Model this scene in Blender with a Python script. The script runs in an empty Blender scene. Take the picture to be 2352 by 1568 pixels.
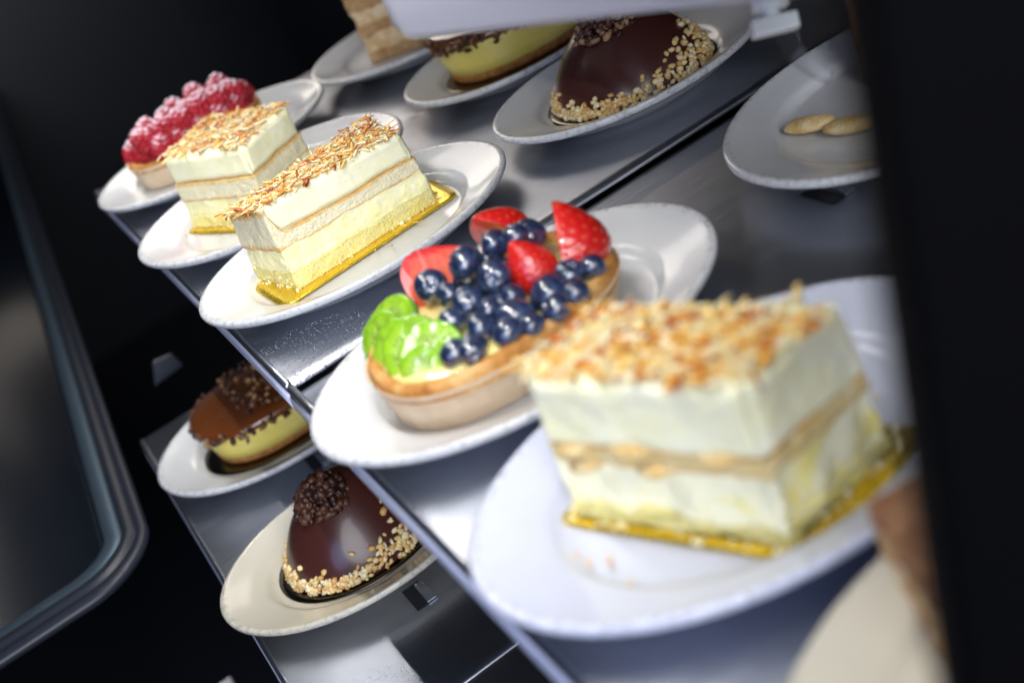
import bpy, bmesh, math, random
from mathutils import Vector, Matrix, noise
S = 0.01            # the scene is authored in centimetres
PI = math.pi
sc = bpy.context.scene
col = sc.collection
R = random.Random(7)

# ------------------------------------------------------------------ camera
def look_axes(roll, pitch, yaw):
    F = Vector((math.sin(yaw)*math.cos(pitch), math.cos(yaw)*math.cos(pitch), -math.sin(pitch)))
    r = Vector((math.cos(yaw), -math.sin(yaw), 0)); u = r.cross(F)
    return math.cos(roll)*r + math.sin(roll)*u, -math.sin(roll)*r + math.cos(roll)*u, F
CAM = Vector((-17.911, -55.238, 30.076))
r_, u_, F_ = look_axes(math.radians(-24.98), math.radians(28.277), math.radians(17.505))
cd = bpy.data.cameras.new('camera'); cam = bpy.data.objects.new('camera', cd); col.objects.link(cam)
cam.matrix_world = Matrix(((r_.x, u_.x, -F_.x, CAM.x*S), (r_.y, u_.y, -F_.y, CAM.y*S), (r_.z, u_.z, -F_.z, CAM.z*S), (0, 0, 0, 1)))
cd.sensor_width = 36; cd.lens = 2815.7/2352*36; cd.clip_start = .01; cd.clip_end = 50
cd.dof.use_dof = True; cd.dof.focus_distance = .82; cd.dof.aperture_fstop = 4.2; cd.dof.aperture_blades = 0
sc.camera = cam

# ------------------------------------------------------------------ world and lamps
w = bpy.data.worlds.new('World'); sc.world = w; w.use_nodes = True
w.node_tree.nodes['Background'].inputs[0].default_value = (.25, .42, .75, 1)
w.node_tree.nodes['Background'].inputs[1].default_value = .045
def lamp(name, loc, target, power, size, color, size_y=None, spread=180):
    l = bpy.data.lights.new(name, 'AREA'); l.energy = power; l.color = color; l.size = size*S; l.spread = math.radians(spread)
    if size_y: l.shape = 'RECTANGLE'; l.size_y = size_y*S
    o = bpy.data.objects.new(name, l); col.objects.link(o); o.location = Vector(loc)*S
    o.rotation_euler = (Vector(target)-Vector(loc)).to_track_quat('-Z', 'Y').to_euler()
    return o
# the LED strip of the case: a row of small bright dots along the front edge, above the frame
LEDX, LEDZ = -6.6, 32.0
for i in range(38):
    y = -31 + i*3.15
    o = lamp('led_dot', (LEDX, y, LEDZ), (LEDX-7, y, 0), .050, .6, (1, .98, .95), spread=122)
    o.data.shape = 'DISK'
o = lamp('cool_fill_light', (-90, -70, 30), (0, -16, -4), 3.2, 60, (.40, .52, 1.0)); o.data.shape = 'DISK'  # cool fill lamp added for the bluish tone in the foreground
o = lamp('room_light', (-45, -190, 95), (0, 15, 0), 56, 180, (.94, .96, 1.0)); o.data.shape = 'DISK'
lamp('warm_fill_light', (58, 140, 62), (12, 15, 0), 7.5, 90, (1, .90, .80))  # warm fill lamp added so the rear steel has something to reflect
sc.view_settings.view_transform = 'Standard'; sc.view_settings.look = 'None'
sc.view_settings.exposure = .12; sc.view_settings.gamma = 1; sc.view_settings.use_curve_mapping = False
sc.render.engine = 'CYCLES'
sc.cycles.max_bounces = 8

# ------------------------------------------------------------------ materials
def mat(name, color=(.5, .5, .5), rough=.5, metal=0, sss=0, sss_r=(1, .8, .5), coat=0, spec=.5, trans=0, ior=1.45, sss_scale=.004):
    m = bpy.data.materials.new(name); m.use_nodes = True
    b = m.node_tree.nodes['Principled BSDF']; I = b.inputs
    I['Base Color'].default_value = (*color, 1); I['Roughness'].default_value = rough; I['Metallic'].default_value = metal
    I['Subsurface Weight'].default_value = sss; I['Subsurface Radius'].default_value = sss_r; I['Subsurface Scale'].default_value = sss_scale
    I['Coat Weight'].default_value = coat; I['Coat Roughness'].default_value = .04; I['Specular IOR Level'].default_value = spec
    I['Transmission Weight'].default_value = trans; I['IOR'].default_value = ior
    return m
class NT:
    def __init__(s, m): s.t = m.node_tree; s.n = s.t.nodes; s.b = s.n['Principled BSDF']
    def new(s, k, **kw):
        n = s.n.new(k)
        for a, v in kw.items():
            if a.startswith('_'): n.inputs[a[1:].replace('_', ' ')].default_value = v
            else: setattr(n, a, v)
        return n
    def link(s, a, b): s.t.links.new(a, b)
    def coord(s, scale=(1, 1, 1), which='Object'):
        tc = s.new('ShaderNodeTexCoord'); mp = s.new('ShaderNodeMapping'); mp.inputs['Scale'].default_value = scale
        s.link(tc.outputs[which], mp.inputs[0]); return mp.outputs[0]
    def noise(s, v, scale, detail=4, rough=.55, dist=0):
        n = s.new('ShaderNodeTexNoise', _Scale=scale, _Detail=detail, _Roughness=rough, _Distortion=dist); s.link(v, n.inputs['Vector']); return n
    def ramp(s, f, stops, interp='LINEAR'):
        r = s.new('ShaderNodeValToRGB'); r.color_ramp.interpolation = interp; e = r.color_ramp.elements
        while len(e) < len(stops): e.new(.5)
        for k, (p, c) in enumerate(stops): e[k].position = p; e[k].color = (*c, 1)
        s.link(f, r.inputs[0]); return r.outputs[0]
    def mix(s, f, a, b, mode='MIX'):
        m = s.new('ShaderNodeMix', data_type='RGBA', blend_type=mode)
        for sock, v in ((m.inputs[0], f), (m.inputs[6], a), (m.inputs[7], b)):
            if isinstance(v, (int, float)): sock.default_value = v
            elif isinstance(v, tuple): sock.default_value = (*v, 1)
            else: s.link(v, sock)
        return m.outputs[2]
    def math(s, op, a, b=0.):
        m = s.new('ShaderNodeMath', operation=op)
        for sock, v in ((m.inputs[0], a), (m.inputs[1], b)):
            if isinstance(v, (int, float)): sock.default_value = v
            else: s.link(v, sock)
        return m.outputs[0]
    def color(s, v): s.link(v, s.b.inputs['Base Color'])
    def rough(s, v): s.link(v, s.b.inputs['Roughness'])
    def bump(s, h, strength=.3, dist=.001):
        b = s.new('ShaderNodeBump', _Strength=strength, _Distance=dist)
        s.link(h, b.inputs['Height'])
        if s.b.inputs['Normal'].links: s.link(s.b.inputs['Normal'].links[0].from_socket, b.inputs['Normal'])
        s.link(b.outputs[0], s.b.inputs['Normal'])

def china(name, c, dirt=.5):
    m = mat(name, c, .13, coat=.3); t = NT(m); v = t.coord()
    n = t.noise(v, 90, 6, .7); f = t.ramp(n.outputs[0], [(.45, (0, 0, 0)), (.62, (1, 1, 1))])
    n2 = t.noise(v, 18, 3)
    t.color(t.mix(t.math('MULTIPLY', f, .10*dirt), t.mix(t.math('MULTIPLY', n2.outputs[0], .14), c, tuple(x*.8 for x in c)), (.35, .32, .28)))
    t.rough(t.math('ADD', .08, t.math('MULTIPLY', n2.outputs[0], .2)))
    # grey metal marks worn along the outer rim
    a = t.new('ShaderNodeAttribute', attribute_name='rim')
    s = t.noise(t.coord((1, 1, 1)), 240, 5, .8); sf = t.ramp(s.outputs[0], [(.5, (0, 0, 0)), (.62, (1, 1, 1))])
    base = t.b.inputs['Base Color'].links[0].from_socket
    t.color(t.mix(t.math('MULTIPLY', t.math('MULTIPLY', a.outputs['Fac'], sf), .55), base, (.2, .19, .19)))
    t.bump(t.noise(v, 35, 3).outputs[0], .06, .002)
    return m
M = {}
M['china'] = china('white_china', (.61, .62, .635))
M['china_blue_lit'] = china('blue_lit_white_china', (.56, .59, .72), .3)  # white china with the cool light tinted into its colour
M['china_ivory'] = china('ivory_china', (.56, .525, .43), .3)

def cream(name, c1, c2, pores=.3, sc_=60, sheen=.55, porous=False, crust=None, seed=0.):
    m = mat(name, c1, sheen, sss=.12, sss_r=(1, .85, .4), sss_scale=.0025, spec=.3); t = NT(m); v = t.coord()
    n = t.noise(v, sc_, 6, .62); f = t.ramp(n.outputs[0], [(.38, (0, 0, 0)), (.66, (1, 1, 1))])
    c = t.mix(f, c1, c2)
    if crust:
        a = t.new('ShaderNodeAttribute', attribute_name='lev')
        nn = t.noise(v, 130, 4, .7)
        lv = t.math('ADD', a.outputs['Fac'], t.math('MULTIPLY', t.math('SUBTRACT', nn.outputs[0], .5), .30))
        cr = t.ramp(lv, [(0, (1, 1, 1)), (.07, (.9, .9, .9)), (.17, (0, 0, 0)), (.83, (0, 0, 0)), (.93, (.9, .9, .9)), (1, (1, 1, 1))])
        br = t.ramp(t.noise(v, 220, 3).outputs[0], [(.3, crust), (.7, tuple(min(1, x*1.7) for x in crust))])
        c = t.mix(t.math('MULTIPLY', cr, .8), c, br)
    t.color(c)
    t.bump(n.outputs[0], pores, .002)
    if porous:
        vo = t.new('ShaderNodeTexVoronoi', _Scale=520.); t.link(v, vo.inputs['Vector'])
        t.bump(t.math('SUBTRACT', 1., vo.outputs['Distance']), .55, .0012)
        t.bump(t.noise(v, 260, 5, .8).outputs[0], .7, .002)
    else:
        t.bump(t.noise(v, 320, 5, .7).outputs[0], .22, .001)
    return m
M['cream'] = cream('coconut_cream', (.93, .90, .57), (.94, .92, .70), .05, 40)
m = cream('marbled_cream', (.93, .90, .56), (.94, .92, .74), .18, 70); t = NT(m)
mb_ = t.ramp(t.noise(t.coord((1, 1, 1.6)), 26, 4, .6, 1.2).outputs[0], [(.50, (0, 0, 0)), (.66, (1, 1, 1))])
t.color(t.mix(mb_, (.93, .90, .62), (.90, .78, .22))); M['cream_marbled'] = m
M['cream_low'] = cream('yellow_cream', (.92, .87, .44), (.92, .90, .62), .30, 100, .6)
M['sponge'] = cream('toasted_edge_sponge', (.88, .80, .52), (.90, .84, .62), .3, 160, .8, True, crust=(.62, .36, .10))
M['sponge_low'] = cream('yellow_sponge', (.88, .78, .26), (.87, .82, .42), .3, 160, .8, True)
M['sponge_gold'] = cream('golden_sponge', (.86, .66, .28), (.88, .74, .42), .3, 120, .7, True, crust=(.60, .32, .07))

def attr_color(name, rough=.5, coat=0, sss=0.0, bump=None):
    m = mat(name, (1, 1, 1), rough, coat=coat, sss=sss, sss_scale=.002); t = NT(m)
    a = t.new('ShaderNodeAttribute', attribute_name='tint'); t.color(a.outputs['Color'])
    if bump: t.bump(t.noise(t.coord(), bump[0], 4, .7).outputs[0], bump[1], .0015)
    return m
M['flake'] = attr_color('toasted_coconut', .42, .25, .15, (500, .3))
M['nut'] = attr_color('chopped_nuts', .5, .15, .2, (300, .3))
M['crumb'] = attr_color('chocolate_crumbs', .45, .2, 0, (350, .5))

def steel(name, base=(.50, .53, .60), r=.29, droplets=False):
    m = mat(name, base, r, 1); t = NT(m)
    v = t.coord((14, 300, 14)); n = t.noise(v, 1., 5, .6)
    t.rough(t.math('ADD', r-.07, t.math('MULTIPLY', n.outputs[0], .20)))
    sm = t.noise(t.coord(), 9, 4, .6)
    t.color(t.mix(t.ramp(sm.outputs[0], [(.35, (0, 0, 0)), (.7, (1, 1, 1))]), tuple(x*.78 for x in base), base))
    t.bump(n.outputs[0], .20, .0007)
    t.bump(t.noise(t.coord(), 5, 2).outputs[0], .25, .012)
    t.b.inputs['Anisotropic'].default_value = .5
    if droplets:
        vo = t.new('ShaderNodeTexVoronoi', _Scale=430.); t.link(t.coord(), vo.inputs['Vector'])
        d = t.ramp(vo.outputs['Distance'], [(.12, (1, 1, 1)), (.34, (0, 0, 0))])
        g = t.new('ShaderNodeTexGradient', gradient_type='SPHERICAL')
        mp = t.new('ShaderNodeMapping', vector_type='TEXTURE'); tc = t.new('ShaderNodeTexCoord'); t.link(tc.outputs['Object'], mp.inputs[0])
        mp.inputs['Location'].default_value = (droplets[0]*S, droplets[1]*S, 0); mp.inputs['Scale'].default_value = (droplets[2]*S, droplets[3]*S, 1)
        t.link(mp.outputs[0], g.inputs[0])
        k = t.ramp(t.math('ADD', g.outputs['Fac'], t.math('MULTIPLY', t.math('SUBTRACT', t.noise(t.coord(), 120, 3).outputs[0], .5), .5)), [(.2, (0, 0, 0)), (.45, (1, 1, 1))])
        t.bump(t.math('MULTIPLY', d, k), .9, .0015)
    return m
M['steel'] = steel('brushed_steel', droplets=(4, 5, 9, 8))
M['steel_up'] = steel('brushed_steel_wet', droplets=(2.5, 3.4, 6.5, 5.0))
M['steel_edge'] = mat('rolled_steel_edge', (.72, .74, .80), .30, 1)
M['acrylic'] = mat('cloudy_acrylic', (.72, .76, .95), .3, trans=.12, spec=.6)
M['blue_metal'] = mat('dull_bluish_metal', (.11, .16, .21), .42, .7)
M['black'] = mat('slot_black', (.012, .013, .018), .35)
M['post'] = mat('matt_black_post', (.0008, .0008, .0012), .7, spec=.05)
M['rubber'] = mat('dark_gasket_rubber', (.02, .024, .036), .38)
M['dark_glass'] = mat('smoked_glass', (.004, .006, .010), .25, spec=.25)
M['dark_wall'] = mat('dark_case_wall', (.010, .012, .018), .4)
M['white_plastic'] = mat('white_plastic', (.46, .455, .50), .35, sss=.05)
M['milky'] = mat('milky_plastic', (.75, .76, .72), .3, sss=.3)
M['clear'] = mat('clear_tube', (.9, .92, .95), .25, trans=.97, ior=1.08)
M['clear'].node_tree.nodes['Principled BSDF'].inputs['Alpha'].default_value = .22
M['paper'] = mat('kraft_baking_paper', (.74, .58, .40), .75); t = NT(M['paper'])
t.bump(t.noise(t.coord((1, 1, .10)), 200, 4).outputs[0], .8, .002); t.bump(t.noise(t.coord(), 45, 3).outputs[0], .5, .003)
t.color(t.mix(t.noise(t.coord(), 60, 4).outputs[0], (.60, .43, .26), (.80, .66, .48)))
M['crust'] = mat('baked_crust', (.55, .27, .07), .6, sss=.1); t = NT(M['crust'])
t.color(t.ramp(t.noise(t.coord(), 40, 6, .7).outputs[0], [(.36, (.34, .11, .02)), (.5, (.56, .25, .05)), (.64, (.72, .45, .18))])); t.bump(t.noise(t.coord(), 150, 5, .75).outputs[0], .9, .003)
M['custard'] = mat('glazed_custard', (.78, .66, .26), .15, sss=.4, coat=.8); NT(M['custard']).bump(NT(M['custard']).noise(NT(M['custard']).coord(), 90, 3).outputs[0], .6, .002)
M['gold'] = mat('gold_foil_board', (.86, .60, .05), .30, .8); t = NT(M['gold']); t.bump(t.noise(t.coord(), 60, 4).outputs[0], .25, .002)
t.rough(t.math('ADD', .14, t.math('MULTIPLY', t.noise(t.coord(), 140, 4).outputs[0], .25)))
M['choc_board'] = mat('dark_foil_board', (.16, .13, .10), .22, 1)
M['glaze'] = mat('chocolate_glaze', (.062, .018, .014), .27, coat=.15, sss=.05); t = NT(M['glaze']); t.bump(t.noise(t.coord(), 14, 2).outputs[0], .12, .01)
M['caramel'] = mat('caramel_chocolate_glaze', (.14, .038, .007), .18, coat=.8); t = NT(M['caramel']); t.bump(t.noise(t.coord(), 40, 3).outputs[0], .3, .003)
M['lemon'] = cream('lemon_cheesecake', (.80, .66, .14), (.84, .73, .24), .2, 40, .45)
M['biscuit'] = cream('biscuit_base', (.30, .12, .03), (.50, .24, .07), .9, 180, .7, True)
M['cocoa_and_shade'] = cream('cocoa_top_and_shaded_cream', (.22, .10, .05), (.42, .22, .11), .8, 120, .85, True)
M['ladyfinger'] = cream('ladyfinger', (.74, .48, .16), (.86, .70, .40), .5, 120, .7, True)
M['latte_cream'] = cream('coffee_cream', (.70, .48, .24), (.85, .72, .48), .3, 70)
M['latte'] = cream('coffee_sponge', (.52, .30, .13), (.66, .44, .22), .6, 140, .8, True)

# blueberry: dusty bloom under a clear glaze
m = mat('glazed_blueberry', (.02, .035, .10), .3, coat=1.0, sss=.05); t = NT(m); v = t.coord()
n = t.noise(v, 130, 5, .7, .5)
t.color(t.ramp(n.outputs[0], [(.32, (.003, .006, .022)), (.5, (.008, .020, .066)), (.68, (.03, .065, .17))]))
t.rough(t.math('ADD', .2, t.math('MULTIPLY', n.outputs[0], .4))); t.bump(t.noise(v, 160, 3).outputs[0], .15, .001)
cb = t.new('ShaderNodeBump', _Strength=.12, _Distance=.002); t.link(t.noise(v, 60, 2).outputs[0], cb.inputs['Height']); t.link(cb.outputs[0], t.b.inputs['Coat Normal'])
t.b.inputs['Coat Roughness'].default_value = .035; t.b.inputs['Coat IOR'].default_value = 2.0
M['blueberry'] = m
m = mat('glazed_strawberry', (.55, .01, .01), .25, coat=1., sss=.12, sss_r=(1, .15, .1)); t = NT(m)
a = t.new('ShaderNodeAttribute', attribute_name='tint'); t.color(t.mix(t.math('MULTIPLY', t.noise(t.coord(), 110, 4).outputs[0], .5), a.outputs['Color'], (.42, .004, .006), 'MULTIPLY')); 
t.color(a.outputs['Color']); t.bump(t.noise(t.coord(), 120, 3).outputs[0], .35, .002)
M['strawberry'] = m
m = mat('glazed_kiwi', (.33, .55, .02), .18, coat=1., sss=.15, sss_r=(.5, 1, .1)); t = NT(m); v = t.coord((1, 1, 1))
a = t.new('ShaderNodeAttribute', attribute_name='tint'); t.color(t.mix(t.math('MULTIPLY', t.noise(v, 70, 4).outputs[0], .45), a.outputs['Color'], (.16, .38, .005)))
t.bump(t.noise(v, 90, 4).outputs[0], .6, .003)
t.b.inputs['Coat IOR'].default_value = 1.9
M['kiwi'] = m
m = mat('sugared_raspberry', (.38, .006, .025), .35, coat=.25, sss=.35, sss_r=(1, .12, .15)); t = NT(m); v = t.coord()
g = t.new('ShaderNodeNewGeometry'); sx = t.new('ShaderNodeSeparateXYZ'); t.link(g.outputs['True Normal'], sx.inputs[0])
a = t.new('ShaderNodeAttribute', attribute_name='dust')
d = t.math('ADD', a.outputs['Fac'], t.math('MULTIPLY', t.math('SUBTRACT', t.noise(v, 260, 5, .8).outputs[0], .5), 1.5))
f = t.ramp(d, [(.58, (0, 0, 0)), (.86, (.9, .9, .9))])
t.color(t.mix(f, (.40, .004, .018), (.78, .70, .80)))
M['raspberry'] = m

# ------------------------------------------------------------------ object helpers
def link(o, parent=None):
    col.objects.link(o)
    if parent: o.parent = parent
    return o
def thing(name, label, cat, loc=(0, 0, 0), group=None):
    o = bpy.data.objects.new(name, None); o.empty_display_size = .02; link(o); o.location = Vector(loc)*S
    o['label'] = label; o['category'] = cat
    if group: o['group'] = group
    return o
def tag(o, label, cat, group=None):
    o['label'] = label; o['category'] = cat
    if group: o['group'] = group
    return o
class MB:
    """collects vertices (world centimetres) and faces of ONE mesh"""
    def __init__(s): s.v = []; s.f = []; s.a = {}; s.mi = []; s.sharp = False
    def add(s, vs, fs, mi=0, **attrs):
        o = len(s.v); s.v += [Vector(p) for p in vs]; s.f += [tuple(i+o for i in f) for f in fs]; s.mi += [mi]*len(fs)
        for k, val in attrs.items():
            lst = s.a.setdefault(k, []); lst += [None]*(o-len(lst))
            lst += (list(val) if isinstance(val, list) else [val]*len(vs))
        return s
    def build(s, name, mats, parent=None, origin=None, smooth=True, bevel=0):
        mats = mats if isinstance(mats, (list, tuple)) else [mats]
        base = (parent.matrix_basis.translation/S if parent else Vector((0, 0, 0)))
        if parent and parent.parent: base = parent.matrix_basis.translation/S + parent.parent.matrix_basis.translation/S
        org = Vector(origin) if origin is not None else base
        me = bpy.data.meshes.new(name); me.from_pydata([(p-org)*S for p in s.v], [], s.f)
        for mm in mats: me.materials.append(mm)
        me.polygons.foreach_set('material_index', s.mi)
        me.polygons.foreach_set('use_smooth', [smooth]*len(me.polygons))
        for k, lst in s.a.items():
            lst += [None]*(len(s.v)-len(lst))
            if any(isinstance(x, tuple) for x in lst):
                at = me.color_attributes.new(k, 'FLOAT_COLOR', 'POINT')
                at.data.foreach_set('color', [c for x in lst for c in ((*x, 1) if x else (0, 0, 0, 1))])
            else:
                at = me.attributes.new(k, 'FLOAT', 'POINT'); at.data.foreach_set('value', [x or 0. for x in lst])
        me.update(); me.validate()
        o = bpy.data.objects.new(name, me); link(o, parent); o.location = (org-base)*S
        if bevel:
            b = o.modifiers.new('b', 'BEVEL'); b.width = bevel*S; b.segments = 3; b.limit_method = 'ANGLE'
            me.polygons.foreach_set('use_smooth', [True]*len(me.polygons)); 
            wn = o.modifiers.new('w', 'WEIGHTED_NORMAL'); wn.keep_sharp = True
        return o
    def box(s, lo, hi, **k):
        (a, b, c), (d, e, f) = lo, hi
        vs = [(a, b, c), (d, b, c), (d, e, c), (a, e, c), (a, b, f), (d, b, f), (d, e, f), (a, e, f)]
        return s.add(vs, [(3, 2, 1, 0), (4, 5, 6, 7), (0, 1, 5, 4), (1, 2, 6, 5), (2, 3, 7, 6), (3, 0, 4, 7)], **k)
    def rings(s, rings, close_bottom=True, close_top=True, **k):
        n = len(rings[0]); vs = [p for r in rings for p in r]; fs = []
        for j in range(len(rings)-1):
            for i in range(n):
                a, b = j*n+i, j*n+(i+1) % n; fs.append((a, b, b+n, a+n))
        if close_bottom: fs.append(tuple(reversed(range(n))))
        if close_top: fs.append(tuple((len(rings)-1)*n+i for i in range(n)))
        return s.add(vs, fs, **k)
    def tube(s, pts, r, n=10, **k):
        rs = []
        pts = [Vector(p) for p in pts]
        for i, p in enumerate(pts):
            t = (pts[min(i+1, len(pts)-1)]-pts[max(i-1, 0)]).normalized()
            a = t.cross(Vector((0, 0, 1)) if abs(t.z) < .9 else Vector((1, 0, 0))).normalized(); b = t.cross(a)
            rr = r[i] if isinstance(r, (list, tuple)) else r
            rs.append([p+rr*(math.cos(q*2*PI/n)*a+math.sin(q*2*PI/n)*b) for q in range(n)])
        return s.rings(rs, **k)
def fbm(p, sc_, oct_=4): return noise.fractal(Vector(p)*sc_, 1., 2., oct_, noise_basis='PERLIN_ORIGINAL')
def sell(t, n):   # superellipse direction
    c, s_ = math.cos(t), math.sin(t)
    return math.copysign(abs(c)**(2/n), c), math.copysign(abs(s_)**(2/n), s_)

# ------------------------------------------------------------------ steel trays (shelves)
def tray(name, label, x0, x1, y0, y1, z, mat_, ramp_far=None, lip=1.0):
    """surface at height z (cm) from x0 (front) to x1, y0 (near) to y1 (far)"""
    o = thing(name, label, 'shelf tray', (x0, y0, z), 'steel shelf trays')
    b = MB()
    # top sheet with rolled near/far borders: profile across y, extruded along x
    prof = [(y0, -1.1), (y0, -.34), (y0+.10, -.2), (y0+.3, -.09), (y0+.6, -.025), (y0+.95, 0)]
    if ramp_far: prof += [(y1-ramp_far-.5, 0), (y1-ramp_far, -.03), (y1-ramp_far+.6, -.22), (y1-.9, -.62), (y1-.25, -.66), (y1, -.8), (y1, -1.2)]
    else: prof += [(y1-.35, 0), (y1-.12, -.06), (y1, -.25), (y1, -1.1)]
    low = [(y, zz-.12 if 0 < k < len(prof)-1 else -1.3) for k, (y, zz) in enumerate(prof)]
    xs = [x0+.45+(x1-x0-.45)*i/24 for i in range(25)]
    n = len(prof)
    vs = [(x, y, z+zz) for x in xs for (y, zz) in prof]
    fs = [(i*n+j, (i+1)*n+j, (i+1)*n+j+1, i*n+j+1) for i in range(24) for j in range(n-1)]
    b.add(vs, fs)
    b.add([(x, y, z+zz) for x in xs for (y, zz) in low], [tuple(reversed(f)) for f in fs])
    b.build('tray_surface', mat_, o)
    # rolled front edge and the channel under it
    e = MB(); ys = [y0+.1+(y1-.2-y0)*i/20 for i in range(21)]
    pr = [(x0+.50, -.02), (x0+.34, .03), (x0+.18, 0), (x0+.05, -.12), (x0, -.3), (x0+.03, -.5), (x0+.2, -.52), (x0+.22, -.3), (x0+.42, -.2)]
    e.rings([[(x, y, z+zz) for x, zz in pr] for y in ys])
    e.build('rolled_front_edge', M['steel_edge'], o)
    a = MB()
    pr = [(x0+.02, -.56), (x0-.10, -.75), (x0-.16, -1.6), (x0-.08, -lip-1.0), (x0+.12, -lip-1.05), (x0+.18, -1.6), (x0+.25, -.6)]
    a.rings([[(x, y, z+zz) for x, zz in pr] for y in ys])
    a.build('clear_front_strip', M['acrylic'], o)
    return o
tray('shelf_tray', 'far upper steel tray under the coconut cakes and the raspberry tart', -10.8, 40, 12.85, 78.4, -2.2, M['steel_up'])
tray('shelf_tray', 'near upper steel tray under the mixed fruit tart', -10.8, 40, -60, 12.65, -2.2, M['steel'], ramp_far=4.6)
tray('shelf_tray', 'far lower steel tray under the yellow cheesecake and chocolate dome', -20.8, 4, 5.05, 63.2, -22.5, M['steel_up'])
tray('shelf_tray', 'near lower steel tray at the bottom of the photo', -20.8, 4, -45, 4.9, -22.5, M['steel'])

b = MB(); b.box((4, -21, 19.5), (44, 33, 20.6)); us = b.build('unseen_shade_shelf', M['steel'], smooth=False); us['kind'] = 'structure'  # unseen shelf added to keep the LED light off the rear plates

# ------------------------------------------------------------------ plates
def plate(cx, cy, z, a, b, yaw, mat_, label, double=False):
    """z = rim height"""
    pr = [(.50, -2.2), (.53, -2.2), (.545, -1.98), (.70, -1.60), (.86, -1.0), (.955, -.56), (.985, -.52), (1.0, -.36), (1.003, -.14), (.992, -.01), (.972, .02),
          (.955, -.01), (.93, -.10), (.80, -.40), (.69, -.68), (.655, -.80), (.63, -1.0), (.60, -1.28), (.575, -1.38), (.50, -1.45), (.30, -1.47), (.1, -1.48)]
    n = 128; mb = MB(); cy_, sy_ = math.cos(yaw), math.sin(yaw); rr = []; rim = []
    for k, (q, zz) in enumerate(pr):
        ring = []
        for i in range(n):
            t = 2*PI*i/n
            # the well of an oval platter is a constant distance from the rim
            s_ = min(1, (1-q)/.40); ex = (a-4.0*s_)*min(1, q/.60); ey = (b-2.45*s_)*min(1, q/.60)
            x, y = ex*math.cos(t), ey*math.sin(t)
            wob = .03*math.sin(2*t+cx)+.02*math.sin(3*t+cy)
            ring.append((cx+x*cy_-y*sy_, cy+x*sy_+y*cy_, z+zz+wob*q))
            rim.append(1. if 5 <= k <= 11 else 0.)
        rr.append(ring)
    mb.rings(rr, rim=rim)
    o = mb.build('plate', mat_, None, (cx, cy, z-2.2))
    return tag(o, label, 'plate', 'oval dessert plates')
A = 12.0; RT = .7893
def fp(x, y, z, ls, lr, yw, m_, label):
    a = A*math.exp(ls); return plate(x, y, z, a, a*RT*math.exp(lr), yw, m_, label)
fp(0, 0, 0, .017, -.051, -.027, M['china'], 'white oval plate under the mixed fruit tart')
fp(.114, 24.358, 0, .006, -.018, -.009, M['china'], 'white oval plate under the sharp coconut cake in the centre left')
fp(-.339, 42.434, 0, .005, .101, -.036, M['china'], 'white oval plate under the coconut cake beside the raspberry tart')
fp(.511, 64.061, 0, .029, .069, .169, M['china'], 'white oval plate under the raspberry tart')
fp(.535, -18.281, 0, .002, -.068, -.108, M['china_blue_lit'], 'white plate with cool light tinted in, under the large blurred coconut cake in front')
fp(25.334, 64.611, 0, .056, .056, .063, M['china'], 'white oval plate under the brown layer cake at the top')
fp(25.082, 42.98, 0, -.047, -.009, .149, M['china'], 'white oval plate under the cheesecake behind the white plastic housing')
fp(24.124, 23.716, 0, -.07, -.027, -.035, M['china'], 'white oval plate under the upper chocolate dome')
fp(28.318, -1.22, 0, .046, -.019, .082, M['china'], 'dim white plate holding biscuits in the shade by the black post')
fp(-10.225, 23.452, -20.3, -.034, -.054, -.062, M['china_ivory'], 'ivory plate under the lower chocolate dome')
fp(-8.555, 47.833, -20.3, .034, .018, -.061, M['china'], 'white plate under the yellow cheesecake on the lower shelf')
fp(.4, -37.6, 0, 0, 0, 0, M['china_ivory'], 'ivory plate in the bottom right corner')

# ------------------------------------------------------------------ cake boards
def board(pts, z, mat_, label, th=.12, curl=0):
    b = MB(); c = Vector((sum(p[0] for p in pts)/len(pts), sum(p[1] for p in pts)/len(pts), z))
    ring = []
    n = len(pts)
    for i, p in enumerate(pts):   # rounded corners
        p = Vector((*p, z)); q = Vector((*pts[i-1], z)); r2 = Vector((*pts[(i+1) % n], z))
        rad = .8 if n < 9 else .0
        if rad:
            d1 = (q-p).normalized()*rad; d2 = (r2-p).normalized()*rad
            for k in range(6):
                s_ = k/5; ring.append(p+d1*(1-s_)**2+d2*s_**2)
        else: ring.append(p)
    def cz(p): return curl*max(0, (p-c).length/7-.7)**1.5
    out = []
    for s_ in (.0, .5, .8, .93, 1.0): out.append([c+(p-c)*s_+Vector((0, 0, th+cz(c+(p-c)*s_)*1.0)) for p in ring])
    rings = [[c+(p-c)*1.0+Vector((0, 0, cz(p))) for p in ring]] + list(reversed(out))
    rings = [[c+(p-c)*.02 for p in ring]]+rings
    b.rings(rings)
    o = b.build('cake_board', mat_, None, (c.x, c.y, z)); return tag(o, label, 'cake board', 'foil cake boards')

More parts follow.
